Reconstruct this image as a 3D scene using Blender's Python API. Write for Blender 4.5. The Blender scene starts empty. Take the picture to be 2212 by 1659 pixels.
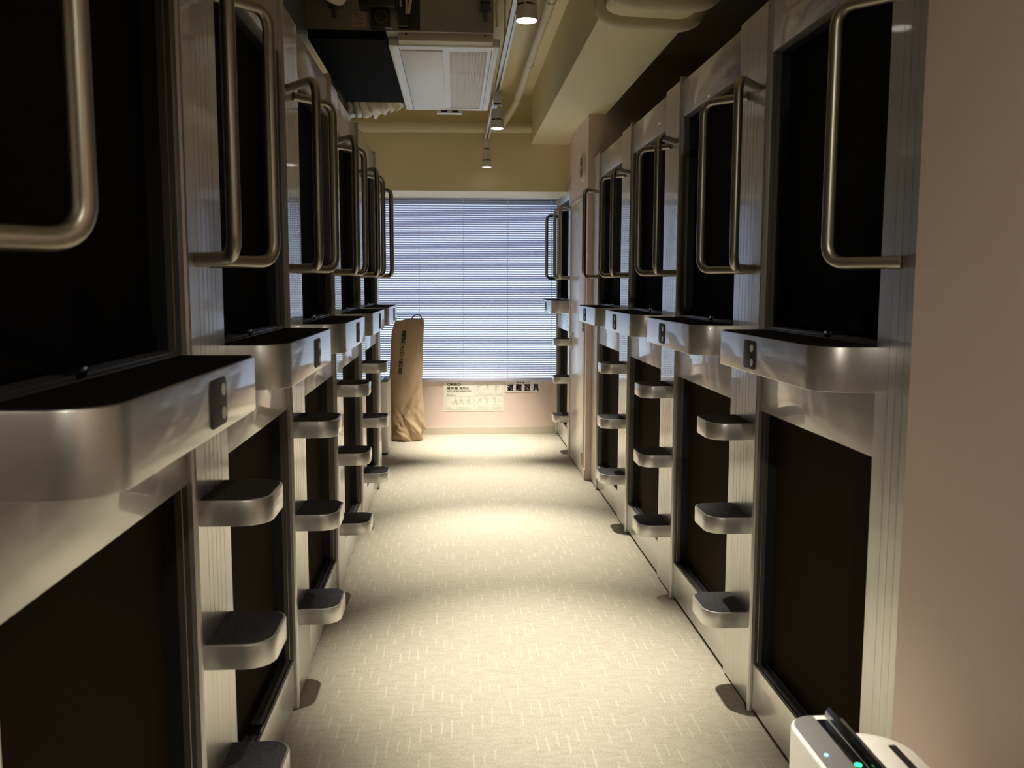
import bpy, bmesh, math, random
from mathutils import Vector, Matrix, noise
random.seed(7)
S = bpy.context.scene
COL = S.collection
PI = math.pi

# ------------------------------------------------------------------ camera
IMG_W, IMG_H = 2212, 1659
F_PX, YAW, PITCH, ROLL, EYE = 1958.45, 0.0626, 0.1103, 0.0022, 1.42
def _cam_axes():
    cy, sy, cp, sp = math.cos(YAW), math.sin(YAW), math.cos(PITCH), math.sin(PITCH)
    f = Vector((sy*cp, cy*cp, -sp)); r = Vector((cy, -sy, 0)); u = r.cross(f)
    return r*math.cos(ROLL)+u*math.sin(ROLL), u*math.cos(ROLL)-r*math.sin(ROLL), f
_r, _u, _f = _cam_axes()
cd = bpy.data.cameras.new('camera')
cd.sensor_width = 36.0; cd.lens = F_PX/IMG_W*36.0; cd.clip_start = 0.02; cd.clip_end = 100
cd.dof.use_dof = True; cd.dof.focus_distance = 4.6; cd.dof.aperture_fstop = 7.0
cam = bpy.data.objects.new('camera', cd); COL.objects.link(cam)
m = Matrix.Identity(4)
for i in range(3):
    m[i][0] = _r[i]; m[i][1] = _u[i]; m[i][2] = -_f[i]
m.translation = Vector((0, 0, EYE))
cam.matrix_world = m
S.camera = cam

# ------------------------------------------------------------------ world, exposure
w = bpy.data.worlds.new('daylight'); S.world = w; w.use_nodes = True
bg = w.node_tree.nodes['Background']
bg.inputs[1].default_value = 2.7
_wn, _wl = w.node_tree.nodes, w.node_tree.links
_tc = _wn.new('ShaderNodeTexCoord'); _sp = _wn.new('ShaderNodeSeparateXYZ'); _rp = _wn.new('ShaderNodeValToRGB'); _mr = _wn.new('ShaderNodeMapRange')
_mr.inputs['From Min'].default_value = -0.10; _mr.inputs['From Max'].default_value = 0.12
_rp.color_ramp.elements[0].color = (0.72, 0.86, 1.0, 1); _rp.color_ramp.elements[1].color = (0.40, 0.42, 0.55, 1)
_wl.new(_tc.outputs['Generated'], _sp.inputs[0]); _wl.new(_sp.outputs[2], _mr.inputs['Value']); _wl.new(_mr.outputs[0], _rp.inputs[0]); _wl.new(_rp.outputs[0], bg.inputs[0])
S.view_settings.view_transform = 'Standard'; S.view_settings.look = 'None'
S.view_settings.exposure = 0.0; S.view_settings.gamma = 1.0; S.view_settings.use_curve_mapping = False
LAMP_COL = (1.0, 0.915, 0.755)
LAMP_W = 500.0
# each spot: lamp position (x, y), the point of the floor it is aimed at, relative power
SPOT_CONE, SPOT_BLEND = math.radians(47), 1.0

# ------------------------------------------------------------------ materials
def mat(name, base, rough=0.5, metal=0.0, **kw):
    m = bpy.data.materials.new(name); m.use_nodes = True
    b = m.node_tree.nodes['Principled BSDF']
    b.inputs['Base Color'].default_value = (*base, 1); b.inputs['Roughness'].default_value = rough
    b.inputs['Metallic'].default_value = metal
    for k, v in kw.items():
        b.inputs[k].default_value = v
    return m
def nodes(m): return m.node_tree.nodes, m.node_tree.links, m.node_tree.nodes['Principled BSDF']
def add_bump(m, scale, strength, dist=0.002, stretch=(1, 1, 1), detail=4):
    n, l, b = nodes(m)
    tc = n.new('ShaderNodeTexCoord'); mp = n.new('ShaderNodeMapping'); mp.inputs['Scale'].default_value = stretch
    t = n.new('ShaderNodeTexNoise'); t.inputs['Scale'].default_value = scale; t.inputs['Detail'].default_value = detail
    bp = n.new('ShaderNodeBump'); bp.inputs['Strength'].default_value = strength; bp.inputs['Distance'].default_value = dist
    l.new(tc.outputs['Object'], mp.inputs['Vector']); l.new(mp.outputs[0], t.inputs['Vector'])
    l.new(t.outputs[0], bp.inputs['Height']); l.new(bp.outputs[0], b.inputs['Normal'])
    return t
def add_mottle(m, scale, c0, c1, stretch=(1, 1, 1)):
    n, l, b = nodes(m)
    tc = n.new('ShaderNodeTexCoord'); mp = n.new('ShaderNodeMapping'); mp.inputs['Scale'].default_value = stretch
    t = n.new('ShaderNodeTexNoise'); t.inputs['Scale'].default_value = scale; t.inputs['Detail'].default_value = 5
    r = n.new('ShaderNodeValToRGB')
    r.color_ramp.elements[0].position = 0.3; r.color_ramp.elements[1].position = 0.7
    r.color_ramp.elements[0].color = (*c0, 1); r.color_ramp.elements[1].color = (*c1, 1)
    l.new(tc.outputs['Object'], mp.inputs['Vector']); l.new(mp.outputs[0], t.inputs['Vector'])
    l.new(t.outputs[0], r.inputs[0]); l.new(r.outputs[0], b.inputs['Base Color'])

M = {}
ALU = dict(rough=0.40, metal=0.90)
COAT = {'Coat Weight': 0.7, 'Coat Roughness': 0.05, 'Coat IOR': 1.5}
M['alu'] = mat('brushed aluminium', (0.64, 0.63, 0.61), **ALU, **COAT)
add_mottle(M['alu'], 30, (0.61, 0.60, 0.58), (0.67, 0.66, 0.64), (1, 1, 0.03))
M['alu_h'] = mat('satin aluminium', (0.64, 0.63, 0.61), **ALU, **COAT)
add_mottle(M['alu_h'], 30, (0.61, 0.60, 0.58), (0.67, 0.66, 0.64), (1, 0.03, 1))
M['frame'] = mat('anodised frame', (0.26, 0.24, 0.22), 0.35, 0.8)
M['bar'] = mat('satin nickel tube', (0.39, 0.37, 0.30), 0.35, 0.9)
M['door_dk'] = mat('dark brown screen', (0.022, 0.015, 0.010), 0.9, **{'Specular IOR Level': 0.06})
M['door_bk'] = mat('black screen', (0.006, 0.0055, 0.005), 0.9, **{'Specular IOR Level': 0.05})
M['track'] = mat('black anodised track', (0.085, 0.088, 0.098), 0.38, 0.5)
M['black'] = mat('black plastic', (0.012, 0.012, 0.013), 0.45)
M['gloss'] = mat('gloss black', (0.006, 0.006, 0.007), 0.08)
M['void'] = mat('dark board and void shade', (0.010, 0.009, 0.008), 0.9, **{'Specular IOR Level': 0.05})
M['carpet_pad'] = mat('charcoal felt', (0.022, 0.022, 0.024), 0.95, **{'Specular IOR Level': 0.15})
add_mottle(M['carpet_pad'], 160, (0.018, 0.018, 0.021), (0.085, 0.085, 0.092), (1, 3, 1)); 
M['ledge_felt'] = mat('black felt', (0.007, 0.007, 0.0075), 0.95, **{'Specular IOR Level': 0.1})
M['plate'] = mat('slate plastic', (0.030, 0.028, 0.034), 0.6)
M['mark'] = mat('faint grey print', (0.11, 0.105, 0.11), 0.7)
M['button'] = mat('milky button', (0.62, 0.62, 0.52), 0.4)
M['cream'] = mat('cream paint', (0.80, 0.70, 0.45), 0.7); add_bump(M['cream'], 60, 0.05)
M['ceil'] = mat('pale ceiling paint', (0.80, 0.71, 0.47), 0.8)
M['pink'] = mat('pink wallpaper', (0.84, 0.66, 0.585), 0.42); add_bump(M['pink'], 90, 0.05)
M['pinkback'] = mat('pink wall under the window', (0.80, 0.66, 0.61), 0.6)
M['base'] = mat('beige skirting', (0.62, 0.56, 0.46), 0.5)
M['doorw'] = mat('pale door laminate', (0.86, 0.83, 0.81), 0.2)
M['galv'] = mat('galvanised sheet', (0.30, 0.28, 0.24), 0.45, 0.4)
M['acwhite'] = mat('white grille plastic', (0.80, 0.78, 0.76), 0.45)
M['accream'] = mat('ivory casing', (0.66, 0.58, 0.44), 0.5)
M['pipe'] = mat('cream pipe lagging', (0.74, 0.66, 0.50), 0.7); add_bump(M['pipe'], 40, 0.25, 0.004)
M['duct'] = mat('white foil duct', (0.78, 0.72, 0.60), 0.5)
M['lampw'] = mat('white lamp body', (0.72, 0.68, 0.62), 0.4)
M['white'] = mat('white plastic', (0.80, 0.77, 0.72), 0.3)
M['grey'] = mat('grey control panel', (0.16, 0.155, 0.155), 0.45)
M['steel'] = mat('steel', (0.6, 0.58, 0.54), 0.3, 1.0)
M['paper'] = mat('paper notice', (0.86, 0.84, 0.76), 0.6)
M['signw'] = mat('white sign', (0.80, 0.77, 0.76), 0.5)
M['ink'] = mat('black ink', (0.012, 0.013, 0.025), 0.6)
M['inkgrey'] = mat('grey ink', (0.22, 0.21, 0.17), 0.7)
M['inkpale'] = mat('pale grey ink', (0.42, 0.40, 0.33), 0.7)
M['inkgreen'] = mat('dark green print', (0.012, 0.03, 0.014), 0.7)
M['label'] = mat('pinkish label', (0.50, 0.33, 0.24), 0.7)
M['labelred'] = mat('red print', (0.30, 0.08, 0.05), 0.7)
M['cable'] = mat('cream cable', (0.62, 0.54, 0.38), 0.6)
M['nylon'] = mat('tan nylon', (0.45, 0.33, 0.205), 0.5)
add_bump(M['nylon'], 14, 0.25, 0.015, detail=6)
M['navy'] = mat('navy strap', (0.02, 0.022, 0.05), 0.7)
M['brass'] = mat('old brass', (0.40, 0.34, 0.22), 0.35, 0.9)
def emit(name, col, s):
    m = bpy.data.materials.new(name); m.use_nodes = True
    n = m.node_tree.nodes; n.clear(); e = n.new('ShaderNodeEmission'); o = n.new('ShaderNodeOutputMaterial')
    e.inputs[0].default_value = (*col, 1); e.inputs[1].default_value = s
    m.node_tree.links.new(e.outputs[0], o.inputs[0]); return m
M['disc'] = emit('lamp lens', (1.0, 0.9, 0.86), 3)
M['led_blue'] = emit('blue light', (0.15, 0.45, 1.0), 5)
M['led_green'] = emit('green light', (0.03, 1.0, 0.30), 3)
# venetian slat: painted metal that lets a little daylight glow through
def slat_mat():
    m = mat('pale blue-white slat', (0.82, 0.82, 0.88), 0.4)
    n, l, b = nodes(m); out = n['Material Output']
    t = n.new('ShaderNodeBsdfTranslucent'); t.inputs[0].default_value = (0.72, 0.76, 0.95, 1)
    x = n.new('ShaderNodeMixShader'); x.inputs[0].default_value = 0.48
    l.new(b.outputs[0], x.inputs[1]); l.new(t.outputs[0], x.inputs[2]); l.new(x.outputs[0], out.inputs[0]); return m
M['slat'] = slat_mat()
M['tape'] = slat_mat(); M['tape'].node_tree.nodes['Translucent BSDF'].inputs[0].default_value = (0.92, 0.93, 1.0, 1); M['tape'].node_tree.nodes['Principled BSDF'].inputs['Base Color'].default_value = (0.9, 0.9, 0.95, 1); M['tape'].node_tree.nodes['Mix Shader'].inputs[0].default_value = 0.75
def glass_mat():
    m = bpy.data.materials.new('window glass'); m.use_nodes = True
    n = m.node_tree.nodes; l = m.node_tree.links; n.clear()
    o = n.new('ShaderNodeOutputMaterial'); x = n.new('ShaderNodeMixShader'); g = n.new('ShaderNodeBsdfGlossy'); g.inputs['Roughness'].default_value = 0.02
    t = n.new('ShaderNodeBsdfTransparent'); t.inputs[0].default_value = (0.93, 0.96, 0.97, 1); f = n.new('ShaderNodeFresnel'); f.inputs[0].default_value = 1.45
    l.new(f.outputs[0], x.inputs[0]); l.new(t.outputs[0], x.inputs[1]); l.new(g.outputs[0], x.inputs[2]); l.new(x.outputs[0], o.inputs[0]); return m
M['glass'] = glass_mat()
# carpet: beige loop pile with staggered pale dashes running down the corridor
def carpet_mat():
    m = mat('beige carpet', (0.5, 0.45, 0.35), 0.95)
    n, l, b = nodes(m)
    tc = n.new('ShaderNodeTexCoord'); sp = n.new('ShaderNodeSeparateXYZ'); l.new(tc.outputs['Object'], sp.inputs[0])
    def mth(op, a, c=None):
        k = n.new('ShaderNodeMath'); k.operation = op
        for i, v in enumerate((a, c)):
            if v is None: continue
            if isinstance(v, (int, float)): k.inputs[i].default_value = v
            else: l.new(v, k.inputs[i])
        return k.outputs[0]
    wob = n.new('ShaderNodeTexNoise'); wob.inputs['Scale'].default_value = 16
    l.new(tc.outputs['Object'], wob.inputs['Vector'])
    xw = mth('ADD', sp.outputs[0], mth('MULTIPLY', mth('SUBTRACT', wob.outputs[0], 0.5), 0.006))
    u = mth('DIVIDE', xw, 0.033); cu = mth('FLOOR', u); fu = mth('FRACT', u)
    wn = n.new('ShaderNodeTexWhiteNoise'); wn.noise_dimensions = '1D'; l.new(cu, wn.inputs['W'])
    v = mth('ADD', mth('DIVIDE', sp.outputs[1], 0.23), wn.outputs[0]); fv = mth('FRACT', v)
    w2 = n.new('ShaderNodeTexWhiteNoise'); w2.noise_dimensions = '2D'
    cc = n.new('ShaderNodeCombineXYZ'); l.new(cu, cc.inputs[0]); l.new(mth('FLOOR', v), cc.inputs[1]); l.new(cc.outputs[0], w2.inputs['Vector'])
    edge = n.new('ShaderNodeMapRange'); edge.inputs['From Min'].default_value = 0.125; edge.inputs['From Max'].default_value = 0.04
    l.new(mth('ABSOLUTE', mth('SUBTRACT', fu, 0.5)), edge.inputs['Value'])
    dash = mth('MULTIPLY', mth('MULTIPLY', edge.outputs[0], mth('LESS_THAN', fv, mth('ADD', mth('MULTIPLY', w2.outputs[0], 0.45), 0.12))), mth('GREATER_THAN', w2.outputs[0], 0.24))
    fine = n.new('ShaderNodeTexNoise'); fine.inputs['Scale'].default_value = 260; fine.inputs['Detail'].default_value = 3
    l.new(tc.outputs['Object'], fine.inputs['Vector'])
    big = n.new('ShaderNodeTexNoise'); big.inputs['Scale'].default_value = 9; big.inputs['Detail'].default_value = 4
    mp = n.new('ShaderNodeMapping'); mp.inputs['Scale'].default_value = (2, 6, 1)
    l.new(tc.outputs['Object'], mp.inputs[0]); l.new(mp.outputs[0], big.inputs['Vector'])
    s = mth('ADD', mth('MULTIPLY', fine.outputs[0], 0.78), mth('MULTIPLY', big.outputs[0], 0.22))
    r = n.new('ShaderNodeValToRGB'); r.color_ramp.elements[0].position = 0.36; r.color_ramp.elements[1].position = 0.62
    r.color_ramp.elements[0].color = (0.32, 0.29, 0.23, 1); r.color_ramp.elements[1].color = (0.53, 0.49, 0.41, 1)
    l.new(s, r.inputs[0])
    mx = n.new('ShaderNodeMixRGB'); mx.inputs[2].default_value = (0.80, 0.76, 0.66, 1)
    l.new(mth('MULTIPLY', dash, 0.24), mx.inputs[0]); l.new(r.outputs[0], mx.inputs[1]); l.new(mx.outputs[0], b.inputs['Base Color'])
    bp = n.new('ShaderNodeBump'); bp.inputs['Strength'].default_value = 0.4; bp.inputs['Distance'].default_value = 0.004
    l.new(s, bp.inputs['Height']); l.new(bp.outputs[0], b.inputs['Normal'])
    return m
M['carpet'] = carpet_mat()

# ------------------------------------------------------------------ mesh helpers
def add_box(bm, x0, x1, y0, y1, z0, z1, bev=0.0, seg=2):
    vs = [bm.verts.new((x, y, z)) for x in (x0, x1) for y in (y0, y1) for z in (z0, z1)]
    q = [(0, 1, 3, 2), (4, 6, 7, 5), (0, 4, 5, 1), (2, 3, 7, 6), (0, 2, 6, 4), (1, 5, 7, 3)]
    fs = [bm.faces.new([vs[i] for i in f]) for f in q]
    bmesh.ops.recalc_face_normals(bm, faces=fs)
    if bev > 0:
        es = list({e for f in fs for e in f.edges})
        bmesh.ops.bevel(bm, geom=es, offset=bev, segments=seg, profile=0.5, affect='EDGES')
def add_prism(bm, poly, h0, h1, axis='z', bev=0.0, seg=2):
    """closed 2D outline extruded along axis; z: (x,y), y: (x,z), x: (y,z)"""
    def P(a, b, h): return {'z': (a, b, h), 'y': (a, h, b), 'x': (h, a, b)}[axis]
    lo = [bm.verts.new(P(a, b, h0)) for a, b in poly]; hi = [bm.verts.new(P(a, b, h1)) for a, b in poly]
    fs = [bm.faces.new(lo), bm.faces.new(hi)]
    n = len(poly)
    for i in range(n):
        fs.append(bm.faces.new((lo[i], lo[(i+1) % n], hi[(i+1) % n], hi[i])))
    bmesh.ops.recalc_face_normals(bm, faces=fs)
    if bev > 0:
        es = list(fs[0].edges)+list(fs[1].edges)
        bmesh.ops.bevel(bm, geom=es, offset=bev, segments=seg, profile=0.5, affect='EDGES')
def fillet(pts, r, seg=8):
    pts = [Vector(p) for p in pts]; out = [pts[0]]
    for i in range(1, len(pts)-1):
        a, b, c = pts[i-1], pts[i], pts[i+1]
        d0 = (a-b); d1 = (c-b); rr = min(r, d0.length*0.49, d1.length*0.49)
        p0 = b+d0.normalized()*rr; p1 = b+d1.normalized()*rr
        for k in range(seg+1):
            t = k/seg; out.append(p0*(1-t)**2+b*2*t*(1-t)+p1*t*t)
    out.append(pts[-1]); return out
def add_tube(bm, pts, r, seg=20, cap=True):
    pts = [Vector(p) for p in pts]; n = len(pts)
    rs = r if isinstance(r, (list, tuple)) else [r]*n
    t0 = (pts[1]-pts[0]).normalized()
    up = Vector((0, 0, 1)) if abs(t0.z) < 0.9 else Vector((1, 0, 0))
    nx = t0.cross(up).normalized(); rings = []; tp = t0
    for i in range(n):
        t = ((pts[min(i+1, n-1)]-pts[max(i-1, 0)])).normalized()
        ax = tp.cross(t)
        if ax.length > 1e-7: nx = Matrix.Rotation(tp.angle(t), 3, ax.normalized()) @ nx
        nx = (nx-t*nx.dot(t)).normalized(); ny = t.cross(nx); tp = t
        rings.append([bm.verts.new(pts[i]+(nx*math.cos(2*PI*k/seg)+ny*math.sin(2*PI*k/seg))*rs[i]) for k in range(seg)])
    fs = []
    for i in range(n-1):
        for k in range(seg):
            fs.append(bm.faces.new((rings[i][k], rings[i][(k+1) % seg], rings[i+1][(k+1) % seg], rings[i+1][k])))
    if cap: fs += [bm.faces.new(rings[0]), bm.faces.new(rings[-1])]
    bmesh.ops.recalc_face_normals(bm, faces=fs)
def add_cyl(bm, c, r, z0, z1, seg=32, r1=None):
    add_tube(bm, [(c[0], c[1], z0), (c[0], c[1], z1)], [r, r if r1 is None else r1], seg)
def rrect(x0, x1, y0, y1, r, seg=6):
    """rounded rectangle; r = one radius or four (x0y0, x1y0, x1y1, x0y1)"""
    rs = r if isinstance(r, (list, tuple)) else [r]*4
    out = []
    for (cx, cy, a), q in zip(((x0, y0, PI), (x1, y0, 1.5*PI), (x1, y1, 0), (x0, y1, 0.5*PI)), rs):
        if q <= 0: out.append((cx, cy)); continue
        ox = cx+q if cx == x0 else cx-q; oy = cy+q if cy == y0 else cy-q
        for k in range(seg+1):
            t = a+0.5*PI*k/seg; out.append((ox+q*math.cos(t), oy+q*math.sin(t)))
    return out
def add_strip(bm, pts, wd, fn):
    """flat ribbon of width wd along a 2D polyline, placed in space by fn(a, b)"""
    pts = [Vector(p) for p in pts]
    for a, b in zip(pts[:-1], pts[1:]):
        d = b-a
        if d.length < 1e-9: continue
        d.normalize(); n = Vector((-d.y, d.x))*wd*0.5; e = d*wd*0.3
        bm.faces.new([bm.verts.new(fn(*p)) for p in (a-e-n, b+e-n, b+e+n, a-e+n)])
def finish(bm, name, material, parent=None, flip=False, smooth=True, loc=(0, 0, 0)):
    if flip:
        for v in bm.verts: v.co.x = -v.co.x
        bmesh.ops.reverse_faces(bm, faces=bm.faces[:])
    me = bpy.data.meshes.new(name); bm.to_mesh(me); bm.free()
    me.materials.append(M[material] if isinstance(material, str) else material)
    if smooth:
        me.shade_smooth(); me.set_sharp_from_angle(angle=math.radians(32))
    o = bpy.data.objects.new(name, me); COL.objects.link(o); o.location = loc
    if parent is not None: o.parent = parent
    return o
def B(): return bmesh.new()
def tag(o, label, cat, group=None):
    o['label'] = label; o['category'] = cat
    if group: o['group'] = group
    return o
def thing(name, label, cat, loc=(0, 0, 0), group=None):
    o = bpy.data.objects.new(name, None); COL.objects.link(o); o.location = loc
    o.empty_display_size = 0.1
    return tag(o, label, cat, group)
def struct(o): o['kind'] = 'structure'; return o
def sbox(name, material, x0, x1, y0, y1, z0, z1, parent=None, bev=0.0):
    bm = B(); add_box(bm, x0, x1, y0, y1, z0, z1, bev); o = finish(bm, name, material, parent, smooth=False)
    return o if parent else struct(o)
def kids(o): return [c for c in bpy.data.objects if c.parent == o]
CH = {}
def copy_tree(o, parent=None):
    c = o.copy(); COL.objects.link(c)
    if parent is not None: c.parent = parent
    for ch in CH.get(o.name, ()): copy_tree(ch, c)
    return c
def text_bm(body, size, bold=0.0, spacing=1.0, align='LEFT', rot=0.0):
    """letter outlines as 2D triangles: list of (verts, faces)"""
    cu = bpy.data.curves.new('lettering', 'FONT'); cu.body = body; cu.size = size; cu.offset = bold
    cu.space_character = spacing; cu.align_x = align; cu.resolution_u = 3
    ob = bpy.data.objects.new('lettering', cu); COL.objects.link(ob)
    bpy.context.view_layer.update()
    dg = bpy.context.evaluated_depsgraph_get(); me = ob.evaluated_get(dg).to_mesh()
    vs = [Vector((v.co.x, v.co.y)) for v in me.vertices]; fs = [tuple(p.vertices) for p in me.polygons]
    ob.evaluated_get(dg).to_mesh_clear()
    bpy.data.objects.remove(ob); bpy.data.curves.remove(cu)
    if rot:
        c, s = math.cos(rot), math.sin(rot); vs = [Vector((v.x*c-v.y*s, v.x*s+v.y*c)) for v in vs]
    return vs, fs
def put_text(bm, tx, fn, fit=None, bold=0.0):
    """fit = (a0, a1, b0, b1): scale the glyph box into this rectangle"""
    vs, fs = tx
    if not vs: return
    if fit:
        ax = [v.x for v in vs]; ay = [v.y for v in vs]
        x0, x1, y0, y1 = min(ax), max(ax), min(ay), max(ay)
        vs = [Vector((fit[0]+(v.x-x0)/max(x1-x0, 1e-6)*(fit[1]-fit[0]), fit[2]+(v.y-y0)/max(y1-y0, 1e-6)*(fit[3]-fit[2]))) for v in vs]
    for dx, dy in (((0, 0),) if not bold else ((-bold, 0), (bold, 0), (0, -bold*0.7), (0, bold*0.7))):
        bv = [bm.verts.new(fn(v.x+dx, v.y+dy)) for v in vs]
        for f in fs:
            try: bm.faces.new([bv[i] for i in f])
            except ValueError: pass

# ------------------------------------------------------------------ measured layout
XR, XL = 0.974, -0.537            # faces of the two pod rows
PITCHY = 1.0985
YB = 8.51                         # wall under the window
YD, ZD = 7.84, 2.20               # front of the drop wall and its underside
ZC = 3.00

# ------------------------------------------------------------------ room shell
floor = sbox('floor', 'carpet', -2.9, 3.2, -2.6, 9.0, -0.06, 0.0)
sbox('ceiling', 'ceil', -2.9, 3.2, -2.6, 9.0, ZC, ZC+0.08)
sbox('wall_left', 'void', -2.9, -2.8, -2.6, 9.0, 0, ZC)  # near-black colour carries the shade of the void above the pods
sbox('wall_right', 'pink', 3.1, 3.2, -2.6, 9.0, 0, ZC)
sbox('wall_front', 'cream', -2.8, 3.1, -2.6, -2.5, 0, ZC)
WX0, WX1, WZ0, WZ1 = -0.92, 1.03, 0.508, 2.20
bm = B()
add_box(bm, -2.8, 3.1, YB, YB+0.16, 0, WZ0); add_box(bm, -2.8, WX0, YB, YB+0.16, WZ0, ZC); add_box(bm, WX1, 3.1, YB, YB+0.16, WZ0, ZC)
struct(finish(bm, 'wall_back', 'pinkback', smooth=False))
sbox('trim_1', 'cream', -2.8, 3.1, YD, YB+0.16, ZD, ZC)                      # drop wall above the window
sbox('trim_2', 'cream', 0.645, 1.055, -2.5, YD, 2.595, ZC)                     # boxed beam on the right
sbox('baseboard_back', 'base', -2.8, 0.95, YB-0.012, YB, 0, 0.068)
sbox('wall_left_end', 'pinkback', -1.25, -1.15, 6.6, YB, 0, ZC)
# pink wall beside the camera and the wall of the door
sbox('wall_right_near', 'pink', 0.935, 1.10, -2.5, 1.805, 0, ZC)
DX = 0.936
bm = B()
add_box(bm, DX, DX+0.12, 6.435, 6.50, 0, 2.597); add_box(bm, DX, DX+0.12, 7.37, 7.374, 0, 2.597); add_box(bm, DX, DX+0.12, 6.50, 7.37, 2.07, 2.597)
add_box(bm, DX+0.03, DX+0.12, 7.374, YD, 2.26, 2.597)
add_box(bm, DX+0.12, 1.9, 6.435, 6.55, 0, ZC)
struct(finish(bm, 'wall_right_far', 'pink', smooth=False))
sbox('baseboard_right', 'base', DX-0.008, DX, 6.427, 6.50, 0, 0.075)
# window: frame and pane
bm = B()
for x0, x1, z0, z1 in ((WX0, WX1, WZ0, WZ0+0.012), (WX0, WX1, WZ1-0.04, WZ1), (WX0, WX0+0.04, WZ0, WZ1), (WX1-0.04, WX1, WZ0, WZ1)):
    add_box(bm, x0, x1, YB+0.10, YB+0.15, z0, z1)
win = struct(finish(bm, 'window_1', 'frame', smooth=False))
sbox('window_pane', 'glass', WX0+0.03, WX1-0.03, YB+0.122, YB+0.128, WZ0+0.006, WZ1-0.03, parent=win)
# door
d1 = bpy.data.objects.new('door_1', None); COL.objects.link(d1); struct(d1)
bm = B()
add_box(bm, DX-0.006, DX+0.1, 6.50, 6.545, 0, 2.07, 0.002); add_box(bm, DX-0.006, DX+0.1, 7.335, 7.37, 0, 2.07, 0.002); add_box(bm, DX-0.006, DX+0.1, 6.545, 7.335, 2.03, 2.07, 0.002)
finish(bm, 'door_frame', 'base', d1)
bm = B(); add_box(bm, DX+0.002, DX+0.04, 6.549, 7.331, 0.008, 2.026, 0.002)
finish(bm, 'door_leaf', 'doorw', d1)
bm = B(); add_prism(bm, rrect(7.225, 7.285, 0.90, 1.03, 0.006), DX-0.004, DX+0.004, 'x'); finish(bm, 'handle_plate', 'steel', d1)
bm = B(); add_prism(bm, rrect(7.236, 7.274, 0.915, 1.015, 0.008), DX-0.0055, DX+0.003, 'x'); finish(bm, 'finger_recess', 'gloss', d1)
for z in (0.135, 1.12, 1.86):
    bm = B(); add_box(bm, DX-0.008, DX+0.004, 6.53, 6.572, z-0.045, z+0.045, 0.002)
    for k in range(3): add_cyl(bm, (DX-0.009, 6.548), 0.007, z-0.045+k*0.031, z-0.045+k*0.031+0.027, 12)
    finish(bm, 'hinge', 'brass', d1)

# ------------------------------------------------------------------ sleeping pods
# local frame of the left row: +x into the corridor, y down the corridor, 0 at the raised lip
ARM = 0.114
def bar_mesh(dy0, dy1):
    """grab bar: flange at dy0 on the post, tube splayed to dy1"""
    bm = B()
    p = fillet([(-0.004, dy0, 1.468), (ARM, dy1, 1.468), (ARM, dy1, 2.04), (-0.004, dy0, 2.04)], 0.048, 8)
    add_tube(bm, p, 0.0142, 20)
    for z in (1.468, 2.04):
        d = Vector((ARM, dy1-dy0, 0)).normalized()
        add_tube(bm, [Vector((-0.002, dy0, z)), Vector((0, dy0, z))+d*0.022], 0.0152, 20)
    return bm
def post_mesh(y0=0.022, y1=0.302, top=2.292):
    bm = B(); fr = [(-0.03, y0), (0.0, y0)]
    for c in (0.30, 0.42, 0.54, 0.66, 0.78):
        c = y0+(y1-y0)*c
        fr += [(0, c-0.0016), (-0.00035, c-0.0008), (-0.00035, c+0.0008), (0, c+0.0016)]
    fr += [(0.0, y1), (-0.03, y1)]
    add_prism(bm, fr, 0.014, top)
    return bm
def lip_mesh(top=2.296):
    bm = B()
    add_prism(bm, [(-0.03, -0.010), (0.004, -0.010), (0.009, -0.006), (0.011, 0.0), (0.009, 0.006), (0.003, 0.010), (0.002, 0.020), (-0.03, 0.020)], 0.006, top)
    return bm
def step_parts(root, z, flip):
    y0, y1 = 0.052, 0.262
    bm = B(); add_prism(bm, rrect(-0.002, 0.142, y0, y1, (0, 0.062, 0.050, 0), 8), z-0.056, z, 'z', 0.0036)
    st = finish(bm, 'step', 'alu_h', root, flip)
    bm = B(); add_prism(bm, rrect(0.001, 0.1355, y0+0.0065, y1-0.0065, (0, 0.056, 0.044, 0), 8), z-0.004, z+0.0015, 'z')
    finish(bm, 'tread', 'carpet_pad', st, flip)
OY0, OY1 = 0.302, 1.086
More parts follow.
